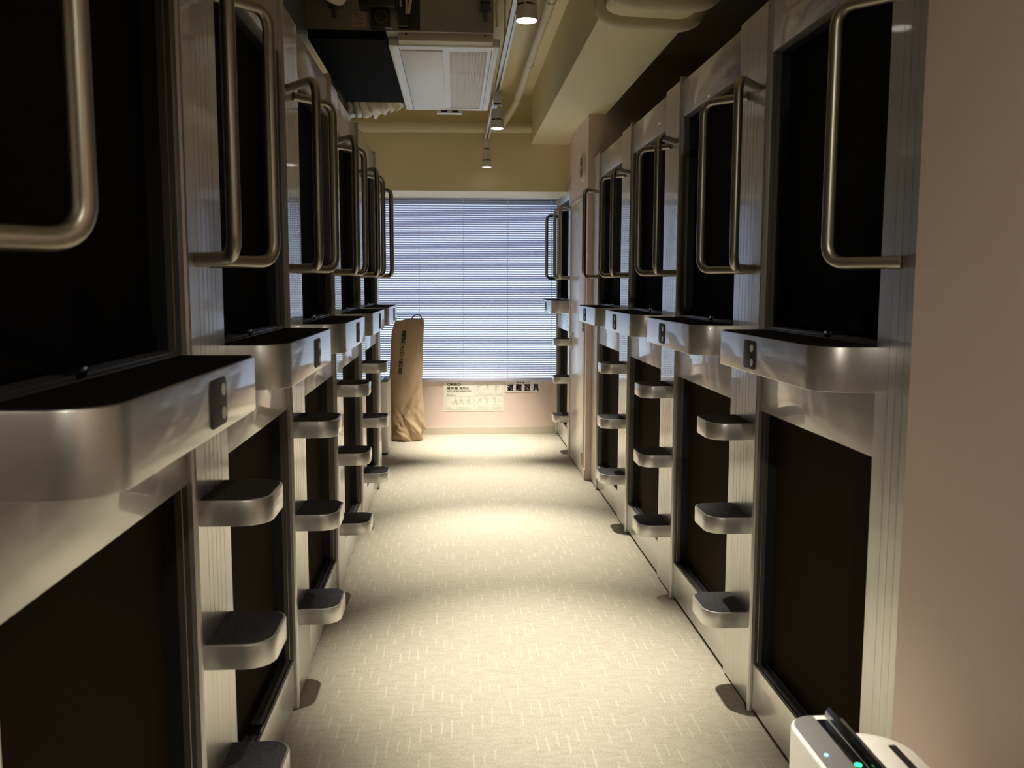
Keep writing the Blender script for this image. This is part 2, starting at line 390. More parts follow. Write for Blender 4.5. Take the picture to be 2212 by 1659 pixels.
def make_pod(flip, label, loc, bars=(True, True), steps=True):
    r = thing('sleeping_pod', label, 'capsule bed', loc, 'two tier sleeping pods along the corridor')
    F = dict(parent=r, flip=flip)
    finish(lip_mesh(), 'edge_lip', 'alu', **F)
    finish(post_mesh(), 'post', 'alu', smooth=False, **F)
    bm = B(); add_box(bm, -0.035, -0.003, OY0+0.001, 1.086, 2.128, 2.280, 0.0015); finish(bm, 'header_panel', 'alu', **F)
    bm = B(); add_box(bm, -0.035, -0.003, OY0+0.001, 1.086, 1.016, 1.276, 0.0015); finish(bm, 'middle_panel', 'alu_h', **F)
    bm = B(); add_box(bm, -0.035, -0.003, OY0+0.001, 1.086, 0.022, 0.172, 0.0015); finish(bm, 'sill_panel', 'alu_h', **F)
    bm = B(); add_box(bm, -0.05, -0.02, 0.02, 1.086, 0.0, 0.024); finish(bm, 'plinth', 'black', **F)
    # reveal of the openings
    for z0, z1 in ((0.172, 1.016), (1.276, 2.128)):
        bm = B(); add_prism(bm, [(-0.030, 1.0825), (-0.018, 1.0825), (-0.0165, 1.081), (-0.015, 1.0825), (-0.004, 1.0825), (-0.004, 1.086), (-0.030, 1.086)], z0, z1); finish(bm, 'jamb', 'frame', **F)
        bm = B(); add_box(bm, -0.042, -0.0305, OY0-0.02, OY0, z0, z1); finish(bm, 'jamb', 'frame', **F)
        bm = B(); add_box(bm, -0.10, -0.0302, 1.0815, 1.086, z0, z1); finish(bm, 'reveal', 'black', **F)
        bm = B(); add_box(bm, -0.10, -0.043, OY0-0.02, OY0+0.004, z0, z1); finish(bm, 'reveal', 'black', **F)
        bm = B(); add_box(bm, -0.10, -0.036, OY0, 1.08, z1-0.002, z1+0.02); finish(bm, 'reveal', 'black', **F)
    for z0, nm in ((0.150, 'lower_track'), (1.262, 'upper_track')):
        bm = B(); add_box(bm, -0.100, -0.004, OY0, 1.0824, z0, z0+0.018, 0.001)
        for x in (-0.012, -0.028, -0.044): add_box(bm, x-0.004, x+0.004, OY0, 1.0824, z0+0.016, z0+0.026, 0.0015)
        tr = finish(bm, nm, 'track', **F)
        bm = B(); add_box(bm, -0.048, -0.006, 0.585, 0.625, z0+0.018, z0+0.036, 0.003)
        finish(bm, 'latch', 'gloss', tr, flip)
    bm = B(); add_box(bm, -0.075, -0.060, OY0, 1.0814, 0.165, 1.02)
    add_box(bm, -0.060, -0.053, OY0, 1.0814, 0.172, 0.186)
    finish(bm, 'lower_screen', 'door_dk', **F)
    bm = B(); add_box(bm, -0.075, -0.060, OY0, 1.0814, 1.27, 2.132)
    add_box(bm, -0.060, -0.050, OY0, 1.0814, 1.292, 1.318, 0.004)
    finish(bm, 'upper_screen', 'door_bk', **F)
    bm = B(); add_box(bm, -2.05, -0.101, 0.0, 1.086, 0.012, 2.275); finish(bm, 'shell', 'void', **F)
    # ledge in front of the upper bunk
    bm = B(); add_prism(bm, rrect(-0.004, 0.142, 0.296, 1.076, (0, 0.078, 0.018, 0), 10), 1.170, 1.276, 'z', 0.0028)
    lg = finish(bm, 'ledge', 'alu_h', **F)
    bm = B(); add_prism(bm, rrect(-0.034, 0.136, 0.303, 1.070, (0, 0.072, 0.014, 0), 10), 1.270, 1.2785, 'z')
    finish(bm, 'ledge_mat', 'ledge_felt', lg, flip)
    # switch plate on the ledge front
    bm = B(); add_prism(bm, rrect(0.728, 0.828, 1.182, 1.262, 0.012, 5), 0.141, 0.1445, 'x', 0.0008)
    pl = finish(bm, 'switch_plate', 'plate', **F)
    bm = B()
    ya, yb = (0.738, 0.790) if not flip else (0.818, 0.766)
    pf = lambda a, b: (0.1449, a, b)
    Q = lambda t: ya+(yb-ya)*t
    add_strip(bm, [(0.740, 1.2216), (0.816, 1.2216)], 0.0008, pf)
    for zc in (1.2415, 1.2015):
        for q in (0.10, 0.34, 0.58):
            add_strip(bm, [(Q(q), zc+0.010), (Q(q+0.16), zc+0.010), (Q(q+0.16), zc+0.002), (Q(q), zc+0.002)], 0.0014, pf)
        add_strip(bm, [(Q(0.10), zc-0.009), (Q(0.5), zc-0.009)], 0.0012, pf)
    bmesh.ops.recalc_face_normals(bm, faces=bm.faces[:])
    finish(bm, 'plate_print', 'mark', pl, flip, smooth=False)
    yb_ = 0.802 if not flip else 0.754
    for zc in (1.2415, 1.2015):
        bm = B(); add_tube(bm, [(0.1435, yb_, zc), (0.1465, yb_, zc)], 0.0105, 20); finish(bm, 'button', 'button', pl, flip)
    if steps:
        for z in (0.965, 0.650, 0.325): step_parts(r, z, flip)
    if bars[0]: finish(bar_mesh(0.10, -0.055), 'grab_bar', 'bar', **F)
    if bars[1]: finish(bar_mesh(0.208, 0.335), 'grab_bar', 'bar', **F)
    return r
def place_copy(src, y, label, x=None, strip=()):
    c = copy_tree(src); c.location = (src.location.x if x is None else x, y, 0); c['label'] = label
    return c
def index_children():
    CH.clear()
    for o in bpy.data.objects:
        if o.parent: CH.setdefault(o.parent.name, []).append(o)
YL0, YR0 = 1.8467, 1.7353
L0 = make_pod(False, 'silver bunk pod on the left whose ladder of three steps is nearest the camera', (XL, YL0, 0))
R1 = make_pod(True, 'silver bunk pod on the right whose ladder of three steps is nearest the camera', (XR, YR0+PITCHY, 0))
index_children()
make_pod(False, 'nearest silver bunk pod at the left edge, its ledge cut off by the frame', (XL, YL0-PITCHY, 0), (False, True), False)
place_copy(L0, YL0+PITCHY, 'silver bunk pod on the left with the second nearest ladder of steps')
place_copy(L0, YL0+2*PITCHY, 'silver bunk pod on the left with the third nearest ladder of steps')
place_copy(L0, YL0+3*PITCHY, 'silver bunk pod on the left farthest from the camera, short of the white appliance')
place_copy(R1, YR0+2*PITCHY, 'silver bunk pod on the right with the second nearest ladder of steps')
place_copy(R1, YR0+3*PITCHY, 'silver bunk pod on the right, third along, just before the pale door')
place_copy(R1, 7.385, 'silver bunk pod beyond the pale door, beside the window blind', x=0.957)
make_pod(True, 'nearest silver bunk pod on the right, without steps, beside the pink wall', (XR, YR0, 0), (False, True), False)
def end_post(flip, label, loc, w=0.302, dy=(0.10, -0.055)):
    r = thing('end_post', label, 'post', loc, 'end posts of the pod rows')
    finish(lip_mesh(), 'edge_lip', 'alu', r, flip)
    if w > 0.05: finish(post_mesh(0.022, w), 'post', 'alu', r, flip, smooth=False)
    if w > 0.05:
        bm = B(); add_box(bm, -2.05, -0.031, -0.008, w-0.002, 0.0, 2.275); finish(bm, 'side_panel', 'alu', r, flip)
    finish(bar_mesh(*dy), 'grab_bar', 'bar', r, flip)
    return r
end_post(False, 'end post with one grab bar closing the left pod row before the window', (XL, YL0+4*PITCHY, 0))
end_post(True, 'end post with one grab bar on the right row, beside the pale door', (XR, YR0+4*PITCHY, 0), 0.30)
end_post(True, 'narrow end post with one grab bar against the window blind on the right', (0.957, 7.385+1.0985, 0), 0.022, (0.002, -0.085))

# ------------------------------------------------------------------ venetian blind
vb = thing('venetian_blind', 'white venetian blind lowered over the window at the end of the corridor', 'blind', (0, YB-0.0125, 0.5))
bx0, bx1, z0, z1 = -0.93, 0.950, 0.525, 2.198
bm = B(); pit = 0.0207; n = int((z1-z0-0.040)/pit)+1
for i in range(n):
    zc = z0+0.030+i*pit; A = math.radians(36); pr = []
    for k in range(5):
        u = (k/4-0.5)*0.0245; c = 0.0016*(1-(2*k/4-1)**2)
        pr.append((-u*math.cos(A)-c*math.sin(A), u*math.sin(A)+c*math.cos(A)))   # room edge up
    pr2 = [(a+0.0005, b+0.0003) for a, b in reversed(pr)]
    add_prism(bm, [(a, zc-0.5+b) for a, b in pr+pr2], bx0, bx1, 'x')
finish(bm, 'slats', 'slat', vb)
bm = B(); add_box(bm, bx0, bx1, -0.0115, 0.0115, z0-0.5-0.018, z0-0.5+0.012, 0.004); finish(bm, 'bottom_rail', 'slat', vb)
bm = B(); add_box(bm, bx0, bx1, -0.0115, 0.0115, z1-0.5-0.010, z1-0.5+0.001, 0.003); finish(bm, 'head_rail', 'slat', vb)
for x in (-0.72, -0.33, 0.077, 0.49, 0.90):
    bm = B()
    for y in (-0.0118, 0.0105): add_box(bm, x-0.0018, x+0.0018, y-0.0008, y+0.0008, z0-0.5, z1-0.5)
    finish(bm, 'ladder_tape', 'tape', vb)

# ------------------------------------------------------------------ notices under the window
WY = YB-0.0035
def wall_fn(yoff): return lambda a, b: (a, WY-0.0004-yoff, b)
def cx(v): return -0.113+(v-80)/1260*0.572
def cz(v): return 0.500-(v-125)/615*0.279
ps = thing('instruction_poster', 'cream poster of line drawings explaining the descent device, below the blind', 'poster', (0, 0, 0))
bm = B(); add_box(bm, cx(80), cx(1340), WY, YB-0.0005, cz(740), cz(125)); finish(bm, 'sheet', 'paper', ps, smooth=False)
bm = B(); f = wall_fn(0.0003)
put_text(bm, text_bm('ORIRO', 0.05), f, (cx(158), cx(437), cz(210), cz(152)), 0.0012)
put_text(bm, text_bm('緩降機', 0.05, 0, 1.2), f, (cx(155), cx(372), cz(290), cz(232)), 0.0006)
put_text(bm, text_bm('使用法', 0.05), f, (cx(408), cx(600), cz(288), cz(230)), 0.0006)
add_strip(bm, [(cx(155), cz(298)), (cx(655), cz(298))], 0.0016, f)
put_text(bm, text_bm('How to use ORIRO Descent Device', 0.02), f, (cx(155), cx(652), cz(344), cz(316)), 0.0002)
put_text(bm, text_bm('取付金具 D-1', 0.02), f, (cx(155), cx(330), cz(415), cz(395)))
finish(bm, 'heading', 'ink', ps, smooth=False)
bm = B()
for x0, x1, y0, y1 in ((720, 1310, 135, 412), (118, 702, 432, 715), (720, 1310, 425, 715)):
    c = 36
    add_strip(bm, [(cx(a), cz(b)) for a, b in ((x0+c, y0), (x1, y0), (x1, y1), (x0, y1), (x0, y0+c), (x0+c, y0))], 0.0011, f)
def figure(bm, x, y, h, pose):
    P = lambda a, b: (cx(x+a*h), cz(y-b*h))
    hd = [P(0.09*math.cos(t*PI/5), 0.86+0.10*math.sin(t*PI/5)) for t in range(11)]
    add_strip(bm, hd, 0.0010, f)
    add_strip(bm, [P(-.10, .72), P(.10, .72), P(.12, .40), P(-.12, .40), P(-.10, .72)], 0.0010, f)
    la, ra, ll, rl = pose
    for a in (la, ra): add_strip(bm, [P(*q) for q in a], 0.0013, f)
    for a in (ll, rl): add_strip(bm, [P(*q) for q in a], 0.0015, f)
    add_strip(bm, [P(-.06, .66), P(.05, .46)], 0.0016, f); add_strip(bm, [P(.06, .66), P(-.05, .46)], 0.0008, f)
up = (((-.1, .70), (-.22, .55), (-.2, .42)), ((.1, .70), (.3, .66), (.62, .84)), ((-.08, .4), (-.1, .2), (-.12, 0)), ((.08, .4), (.1, .2), (.1, 0)))
sit = (((-.1, .70), (-.24, .6), (-.1, .48)), ((.1, .70), (.24, .62), (.36, .8)), ((-.08, .4), (-.34, .26), (-.3, 0)), ((.08, .4), (.32, .3), (.2, .02)))
hang = (((-.1, .70), (-.2, .85), (-.12, 1.05)), ((.1, .70), (.2, .85), (.12, 1.05)), ((-.08, .4), (-.1, .2), (-.06, 0)), ((.08, .4), (.12, .2), (.14, 0)))
for x, y, h, p in ((800, 318, 145, up), (995, 318, 145, up), (1170, 322, 145, up), (330, 612, 130, sit), (450, 606, 130, sit), (595, 606, 140, up), (830, 586, 135, sit), (985, 612, 160, hang), (1140, 590, 140, hang)):
    figure(bm, x, y, h, p)
add_strip(bm, [(cx(172+22*math.cos(t*PI/8)), cz(562-72*math.sin(t*PI/8))) for t in range(17)], 0.0010, f)
add_strip(bm, [(cx(1240+28*math.cos(t*PI/3)), cz(518-44*math.sin(t*PI/3))) for t in range(7)], 0.0012, f)
for x in (270, 360, 560, 640): add_strip(bm, [(cx(x), cz(590)), (cx(x-25), cz(540)), (cx(x-10), cz(600))], 0.0009, f)
finish(bm, 'drawings', 'inkgrey', ps, smooth=False)
for x0, x1, ys in ((755, 880, (338, 352)), (755, 1000, (378, 392)), (1020, 1230, (348,)), (1020, 1295, (378, 392)), (135, 240, (660, 675, 690)), (135, 330, (704,)), (355, 610, (658, 672)), (370, 650, (690, 702)), (785, 960, (630, 645)), (785, 1040, (665, 680, 696)), (1080, 1250, (615, 630)), (1080, 1300, (660, 676, 690))):
    bm = B()
    for yy in ys: add_strip(bm, [(cx(x0), cz(yy)), (cx(x1), cz(yy))], 0.0012, f)
    finish(bm, 'caption', 'inkpale', ps, smooth=False)
bm = B()
for x, y in ((770, 160), (965, 160), (330, 458), (455, 456), (602, 454), (778, 452), (922, 452), (1095, 452), (920, 275)):
    add_strip(bm, [(cx(x-9), cz(y)), (cx(x+9), cz(y))], 0.0035, f)
finish(bm, 'step_markers', 'inkgrey', ps, smooth=False)
sg = thing('evacuation_sign', 'white sign with large black characters right of the cream poster', 'sign', (0, 0, 0))
def sz(v): return 0.500-(v-130)/220*0.1035
def sx(v): return 0.463+(v-1345)/765*0.348
bm = B(); add_box(bm, sx(1352), sx(2108), WY, YB-0.0005, sz(352), sz(118)); finish(bm, 'board', 'signw', sg, smooth=False)
bm = B()
for ch, a, b in (('避', 1395, 1532), ('難', 1574, 1710), ('器', 1750, 1886), ('具', 1930, 2066)):
    put_text(bm, text_bm(ch, 0.06), f, (sx(a)+0.002, sx(b)-0.002, sz(320), sz(187)), 0.0028)
for ch, a, b in (('緩', 1588, 1632), ('降', 1652, 1695), ('機', 1718, 1762)):
    put_text(bm, text_bm(ch, 0.02), f, (sx(a), sx(b), sz(163), sz(136)), 0.0004)
put_text(bm, text_bm('(ORIRO)', 0.02), f, (sx(1790), sx(1884), sz(155), sz(136)))
add_strip(bm, [(sx(2020), sz(334)), (sx(2062), sz(334))], 0.0012, f)
finish(bm, 'lettering', 'ink', sg, smooth=False)

# ------------------------------------------------------------------ tan cover bag with the evacuation fittings
BY = 8.25
prof = [  # z, left x, right x, half depth
 (0.000, -0.565, -0.330, 0.105), (0.035, -0.572, -0.318, 0.120), (0.10, -0.580, -0.298, 0.125), (0.20, -0.590, -0.292, 0.120), (0.30, -0.598, -0.292, 0.110),
 (0.45, -0.603, -0.304, 0.105), (0.60, -0.598, -0.308, 0.110), (0.75, -0.592, -0.300, 0.112), (0.90, -0.584, -0.294, 0.105), (1.00, -0.574, -0.290, 0.085), (1.06, -0.556, -0.288, 0.055), (1.10, -0.54, -0.290, 0.022)]
def prof_at(z):
    z = max(0, min(1.10, z))
    for a, b in zip(prof[:-1], prof[1:]):
        if z <= b[0]:
            t = (z-a[0])/(b[0]-a[0]); t = t*t*(3-2*t) if False else t
            return [a[i]+(b[i]-a[i])*t for i in (1, 2, 3)]
    return list(prof[-1][1:])
bag = thing('cover_bag', 'tall tan nylon bag with vertical green lettering, standing left of the poster', 'bag', (0, 0, 0))
bm = B(); NR, NS = 110, 120; rings = []
for i in range(NR+1):
    zz = 1.10*i/NR; l, r_, d = prof_at(zz); c = (l+r_)/2; hw = (r_-l)/2; ring = []
    fold = max(0.0, 1-zz/0.34)
    for k in range(NS):
        th = 2*PI*k/NS; ct, st = math.cos(th), math.sin(th)
        ct = math.copysign(abs(ct)**0.85, ct); st = math.copysign(abs(st)**0.85, st)
        p = Vector((c+hw*ct, BY-d*st, zz))
        q = Vector((p.x*7, p.y*7, zz*9+p.x*9)); nz = noise.noise(q)*0.024*fold+noise.noise(q*2.3)*0.014*fold+noise.noise(Vector((p.x*5, p.y*5, zz*3.4)))*0.006
        # creases running diagonally across the lower half
        cr = math.sin(p.x*34+zz*19+2.0*noise.noise(q*0.4))
        nz += (abs(cr)-0.55)*0.020*fold+(0.004*math.sin(p.x*22-zz*14) if zz < 0.7 else 0)*max(0, 1-zz/0.7)
        rg = (0.5-abs(noise.noise(q*0.9)))*1.6+(0.35-abs(noise.noise(q*1.9+Vector((3, 1, 2)))))*0.9
        nz += 0.030*rg*max(0.0, 1-zz/0.30)
        if st > 0:                                   # long diagonal pleat across the front
            sd = (p.x+0.46)*0.89-(zz-0.24)*0.45
            band = max(0.0, 1-abs(zz-0.26)/0.26)
            nz += band*(0.020*math.exp(-((sd-0.022)/0.020)**2)-0.026*math.exp(-((sd+0.012)/0.016)**2))
            nz += 0.010*math.exp(-((p.x+0.315+0.03*math.sin(zz*5))/0.016)**2)*min(1, zz/0.3)
        sag = 0.020*(1-ct)*0.5*(zz/1.10)**3-0.012*(zz/1.1)**8*(1-abs(ct))
        ring.append(bm.verts.new(p+Vector((ct*nz, -st*nz, -sag if zz > 0.5 else 0))))
    rings.append(ring)
for i in range(NR):
    for k in range(NS):
        bm.faces.new((rings[i][k], rings[i][(k+1) % NS], rings[i+1][(k+1) % NS], rings[i+1][k]))
bm.faces.new(rings[0]); bm.faces.new(rings[-1])
bmesh.ops.recalc_face_normals(bm, faces=bm.faces[:])
bo = finish(bm, 'cover', 'nylon', bag, smooth=False); bo.data.shade_smooth()
bm = B(); add_tube(bm, fillet([(-0.40, BY-0.01, 1.075), (-0.385, BY-0.012, 1.12), (-0.35, BY-0.012, 1.142), (-0.315, BY-0.01, 1.135), (-0.297, BY, 1.095)], 0.03, 5), 0.0048, 8); finish(bm, 'carry_loop', 'navy', bag)
bm = B(); add_tube(bm, [(-0.312+0.004*math.sin(z*9), BY-0.055*(1.0 if z < 0.95 else (1.12-z)/0.17), z) for z in [0.62+0.02*i for i in range(24)]], 0.0013, 6); finish(bm, 'seam', 'navy', bag)
def bag_fn(a, b):
    l, r_, d = prof_at(b); c = (l+r_)/2; hw = (r_-l)/2
    t = max(-0.98, min(0.98, (a-c)/hw)); t = math.copysign(abs(t)**(1/0.85), t)
    st = math.sqrt(max(0.0, 1-t*t))**0.85
    return (a, BY-d*st-0.011, b)
bm = B(); chars = '避難器具（オリロー）取付金具'
z = 1.000; xc = -0.456
hts = {'（': 0.016, '）': 0.016}
for ch in chars:
    h = hts.get(ch, 0.0255); wd = 0.042 if ch not in 'オリロー' else 0.034
    if ch == 'ー':
        put_text(bm, text_bm('ー', 0.04, rot=-PI/2), bag_fn, (xc-0.003, xc+0.003, z-h, z), 0.001)
    elif ch in '（）':
        put_text(bm, text_bm('(' if ch == '（' else ')', 0.04, rot=-PI/2), bag_fn, (xc-wd/2, xc+wd/2, z-0.010, z), 0.0007)
    else:
        put_text(bm, text_bm(ch, 0.04), bag_fn, (xc-wd/2+0.001, xc+wd/2-0.001, z-h, z), 0.0013)
    z -= h+0.0035; xc -= 0.0030
put_text(bm, text_bm('(ORIRO)', 0.02), bag_fn, (xc-0.020, xc+0.020, z-0.013, z-0.002))
finish(bm, 'lettering', 'inkgreen', bag, smooth=False)

# ------------------------------------------------------------------ air purifiers
def purifier(label, loc, flip):
    """front toward local +x, long side along y, 0.62 tall"""
    r = thing('air_purifier', label, 'air purifier', loc, 'white air purifiers')
    L = 0.20
    def outline(x0, x1, ra, rb, g=0.0): return rrect(x0+g, x1-g, -L+g, L-g, (rb, ra, ra, rb), 10)
    bm = B(); add_prism(bm, outline(-0.044, 0.055, 0.050, 0.012), 0.022, 0.612, 'z', 0.006, 3); finish(bm, 'front_casing', 'white', r, flip)
    bm = B(); add_prism(bm, outline(-0.044, 0.050, 0.040, 0.02, 0.004), 0.0, 0.024, 'z'); finish(bm, 'foot', 'black', r, flip)
    bm = B(); add_prism(bm, rrect(0.000, 0.0485, -L+0.007, L-0.007, (0.004, 0.040, 0.040, 0.004), 10), 0.606, 0.6140, 'z', 0.001)
    cp = finish(bm, 'control_panel', 'grey', r, flip)
    for k in range(5):
        yy = 0.125-k*0.029
        bm = B(); add_prism(bm, rrect(0.022, 0.038, yy-0.007, yy+0.007, 0.006, 5), 0.6135, 0.6146, 'z', 0.0004); finish(bm, 'touch_button', 'grey', cp, flip)
    bm = B(); add_cyl(bm, (0.034, 0.049), 0.0032, 0.6142, 0.6160, 16); finish(bm, 'indicator_light', 'led_blue', cp, flip)
    bm = B(); add_box(bm, -0.021, -0.0005, -L+0.012, L-0.022, 0.603, 0.6136, 0.001); sl = finish(bm, 'outlet_slot', 'gloss', r, flip)
    bm = B(); add_cyl(bm, (-0.007, 0.015), 0.006, 0.6132, 0.6152, 16); finish(bm, 'mode_light', 'led_green', sl, flip)
    bm = B(); add_prism(bm, [(-0.043, 0.598), (-0.021, 0.600), (-0.023, 0.624), (-0.030, 0.630), (-0.040, 0.626)], -L+0.008, L-0.008, 'y', 0.001); finish(bm, 'lid', 'gloss', r, flip)
    bm = B(); add_prism(bm, rrect(-0.150, -0.044, -L+0.01, L-0.030, (0.085, 0.01, 0.01, 0.085), 12), 0.03, 0.592, 'z', 0.008, 3); bk = finish(bm, 'rear_casing', 'white', r, flip)
    for x0, x1, y1 in ((-0.122, -0.108, L-0.085), (-0.056, -0.049, L-0.05)):
        bm = B(); add_prism(bm, rrect(x0, x1, -L+0.05, y1, 0.003), 0.58, 0.5932, 'z'); finish(bm, 'intake_slot', 'black', bk, flip)
    return r
P1 = purifier('white air purifier with lit buttons at the bottom right corner, by the pink wall', (0.668, 1.395, 0), True)
purifier('white air purifier mostly hidden behind the left pods, beside the tan bag', (-0.612, 7.66, 0), False)

# ------------------------------------------------------------------ track lights
TX, TZ, LZ = 0.267, 2.60, 2.38
bm = B(); rl = thing('lighting_track', 'white lighting track running under the ceiling above the corridor', 'track', (0, 0, 0))
for x0, x1 in ((TX-0.018, TX-0.006), (TX+0.006, TX+0.018)): add_box(bm, x0, x1, 0.4, 7.76, TZ, TZ+0.022)
add_box(bm, TX-0.018, TX+0.018, 0.4, 7.76, TZ+0.022, TZ+0.034, 0.002)
finish(bm, 'rail', 'lampw', rl)
bm = B(); add_box(bm, TX-0.0055, TX+0.0055, 0.4, 7.76, TZ+0.012, TZ+0.0215); finish(bm, 'slot', 'frame', rl)
for y in (1.2, 3.0, 4.9, 6.6):
    bm = B(); add_tube(bm, [(TX, y, TZ+0.03), (TX, y, ZC)], 0.004, 8); finish(bm, 'hanger', 'steel', rl)
def track_light(label, y, aims, x=TX):
    r = thing('track_light', label, 'spotlight', (x, y, LZ), 'white track lights')
    bm = B(); add_box(bm, -0.024, 0.024, -0.05, 0.05, 0.155, 0.222, 0.004); finish(bm, 'adaptor', 'lampw', r)
    bm = B(); add_box(bm, -0.022, 0.022, -0.010, 0.010, 0.140, 0.158, 0.003); finish(bm, 'pivot', 'grey', r)
    bm = B(); add_prism(bm, [(-0.040, 0.070), (-0.037, 0.070), (-0.030, 0.141), (0.030, 0.141), (0.037, 0.070), (0.040, 0.070), (0.033, 0.145), (-0.033, 0.145)], -0.012, 0.012, 'y'); finish(bm, 'yoke', 'lampw', r)
    bm = B()
    add_tube(bm, [(0, 0, z) for z in (0.002, 0.004, 0.050)], [0.0385, 0.0390, 0.0382], 40); add_tube(bm, [(0, 0, z) for z in (0.0575, 0.112, 0.116)], [0.0372, 0.0355, 0.032], 40)
    bd = finish(bm, 'housing', 'lampw', r)
    bm = B(); add_cyl(bm, (0, 0), 0.0355, 0.0495, 0.058, 40); finish(bm, 'cooling_gap', 'black', bd)
    bm = B()
    for k in range(6):
        a = k*PI/3+0.25; add_box(bm, 0.0365*math.cos(a)-0.003, 0.0365*math.cos(a)+0.003, 0.0365*math.sin(a)-0.003, 0.0365*math.sin(a)+0.003, 0.049, 0.0585)
    finish(bm, 'rib', 'lampw', bd)
    bm = B(); add_cyl(bm, (0, 0), 0.0378, -0.001, 0.003, 40); finish(bm, 'lens', 'disc', r)
    for tx, ty, tz, pw, cone in aims:
        li = bpy.data.lights.new('spot_beam', 'SPOT'); li.energy = LAMP_W*pw; li.color = LAMP_COL
        li.spot_size = SPOT_CONE if cone is None else math.radians(cone); li.spot_blend = SPOT_BLEND; li.shadow_soft_size = 0.03
        o = bpy.data.objects.new('spot_beam', li); COL.objects.link(o); o.parent = r; o.location = (0, 0, -0.036)
        d = Vector((tx-x, ty-y, tz-(LZ-0.036))); o.rotation_euler = d.to_track_quat('-Z', 'Y').to_euler()
    return r
track_light('white track spotlight nearest the camera, partly cut by the top edge', 3.45, [(0.30, 3.25, 0, 1.0, None)])
track_light('white track spotlight in the middle, beside the ceiling air unit', 5.79, [(0.26, 4.83, 0, 1.12, None)])
track_light('white track spotlight farthest away, in front of the cream drop wall', 7.67, [(0.18, 6.32, 0, 1.4, 45), (0.22, 7.95, 0, 1.4, 47)])
track_light('added white spotlight behind the camera that brightens the pink wall, outside the frame', -0.6, [(0.80, 0.55, 0.9, 0.16, 110)])  # unseen wall wash, added to brighten the near pink wall
track_light('added white track spotlight overhead, unseen beyond the top of the frame', 1.45, [(0.26, 1.85, 0, 0.65, None)])  # unseen lamp added to lighten the near ledges and floor

# ------------------------------------------------------------------ ceiling air unit
ac = thing('air_conditioner', 'ducted air conditioner with white grille panel under the ceiling on the left', 'air conditioner', (0, 0, 0))
AX0, AX1, AY0, AY1, AZ = -0.330, 0.233, 4.735, 6.43, 2.60
bm = B(); add_box(bm, -0.715, 0.195, 4.62, 6.16, 2.645, ZC-0.002, 0.003); finish(bm, 'casing', 'galv', ac)
bm = B(); add_box(bm, -0.708, AX0-0.002, 4.618, 6.165, 2.602, 2.645); finish(bm, 'underside_board', 'void', ac)
bm = B(); add_box(bm, -0.275, 0.195, 4.66, 6.40, 2.612, 2.66, 0.002); fl = finish(bm, 'flange', 'accream', ac)
for x in (-0.235, 0.155):
    bm = B(); add_tube(bm, [(x, 4.655, 2.642), (x, 4.665, 2.642)], 0.005, 10); finish(bm, 'screw', 'black', fl)
W_ = AX1-AX0; gx0, gx1 = AX0+W_*0.545, AX0+W_*0.895; gy0, gy1 = AY0+0.10, AY1-0.06
bm = B()
for x0, x1, y0, y1 in ((AX0+0.003, gx0, AY0+0.003, AY1-0.003), (gx1, AX1-0.003, AY0+0.003, AY1-0.003), (gx0, gx1, AY0+0.003, gy0), (gx0, gx1, gy1, AY1-0.003)): add_box(bm, x0, x1, y0, y1, AZ+0.006, AZ+0.03)
add_prism(bm, rrect(AX0, AX1, AY0, AY1, 0.015), AZ+0.012, AZ+0.0301, 'z') if False else None
for x0, x1, y0, y1 in ((AX0, AX0+0.03, AY0+0.031, AY1-0.031), (AX1-0.03, AX1, AY0+0.031, AY1-0.031), (AX0, AX1, AY0, AY0+0.03), (AX0, AX1, AY1-0.03, AY1)): add_box(bm, x0, x1, y0, y1, AZ+0.004, AZ+0.044, 0.008, 3)
finish(bm, 'face_panel', 'acwhite', ac)
bm = B(); add_box(bm, AX0+W_*0.105, gx0-0.035, AY0+0.085, AY1-0.05, AZ, AZ+0.008, 0.002); finish(bm, 'access_cover', 'acwhite', ac)
bm = B()
for x in (AX0+W_*0.095, AX0+W_*0.93): add_box(bm, x-0.002, x+0.002, AY0+0.06, AY1-0.035, AZ+0.004, AZ+0.008)
finish(bm, 'panel_joint', 'black', ac)
bm = B(); add_box(bm, gx0-0.002, gx1+0.002, gy0-0.002, gy1+0.002, AZ+0.0335, AZ+0.040); finish(bm, 'grille_back', 'void', ac)  # black sheet standing in for the shade between the louvres
bm = B(); add_box(bm, AX0+0.004, AX1-0.004, AY0+0.004, AY1-0.004, AZ+0.0405, AZ+0.046); finish(bm, 'panel_back', 'acwhite', ac)
for k in range(12):
    x = gx0+0.008+(gx1-gx0-0.012)*k/11; t = 0.005
    bm = B(); add_prism(bm, [(x-0.0015, AZ+0.003), (x+0.0010, AZ+0.003), (x+0.0060, AZ+0.032), (x+0.0035, AZ+0.032)], gy0, gy1, 'y'); finish(bm, 'louvre', 'acwhite', ac)
for yy in (gy0+0.07, gy0+0.52, gy0+1.0, gy1-0.14):
    bm = B(); add_box(bm, gx0, gx1, yy-0.003, yy+0.003, AZ+0.012, AZ+0.018); finish(bm, 'cross_bar', 'acwhite', ac)
bm = B(); add_box(bm, -0.12, 0.055, AY1-0.01, AY1+0.05, 2.585, 2.612, 0.003); sb = finish(bm, 'sensor_box', 'acwhite', ac)
for x in (-0.09, -0.015):
    bm = B(); add_box(bm, x, x+0.042, AY1-0.0125, AY1+0.03, 2.590, 2.605); finish(bm, 'sensor_window', 'gloss', sb)
FY = 4.62
bm = B(); add_box(bm, -0.452, -0.278, FY-0.10, FY, 2.735, 2.99, 0.003); cb = finish(bm, 'control_box', 'black', ac)
for x in (-0.445, -0.287):
    bm = B(); add_tube(bm, [(x, FY-0.104, 2.775), (x, FY-0.098, 2.775)], 0.004, 8); finish(bm, 'screw', 'steel', cb)
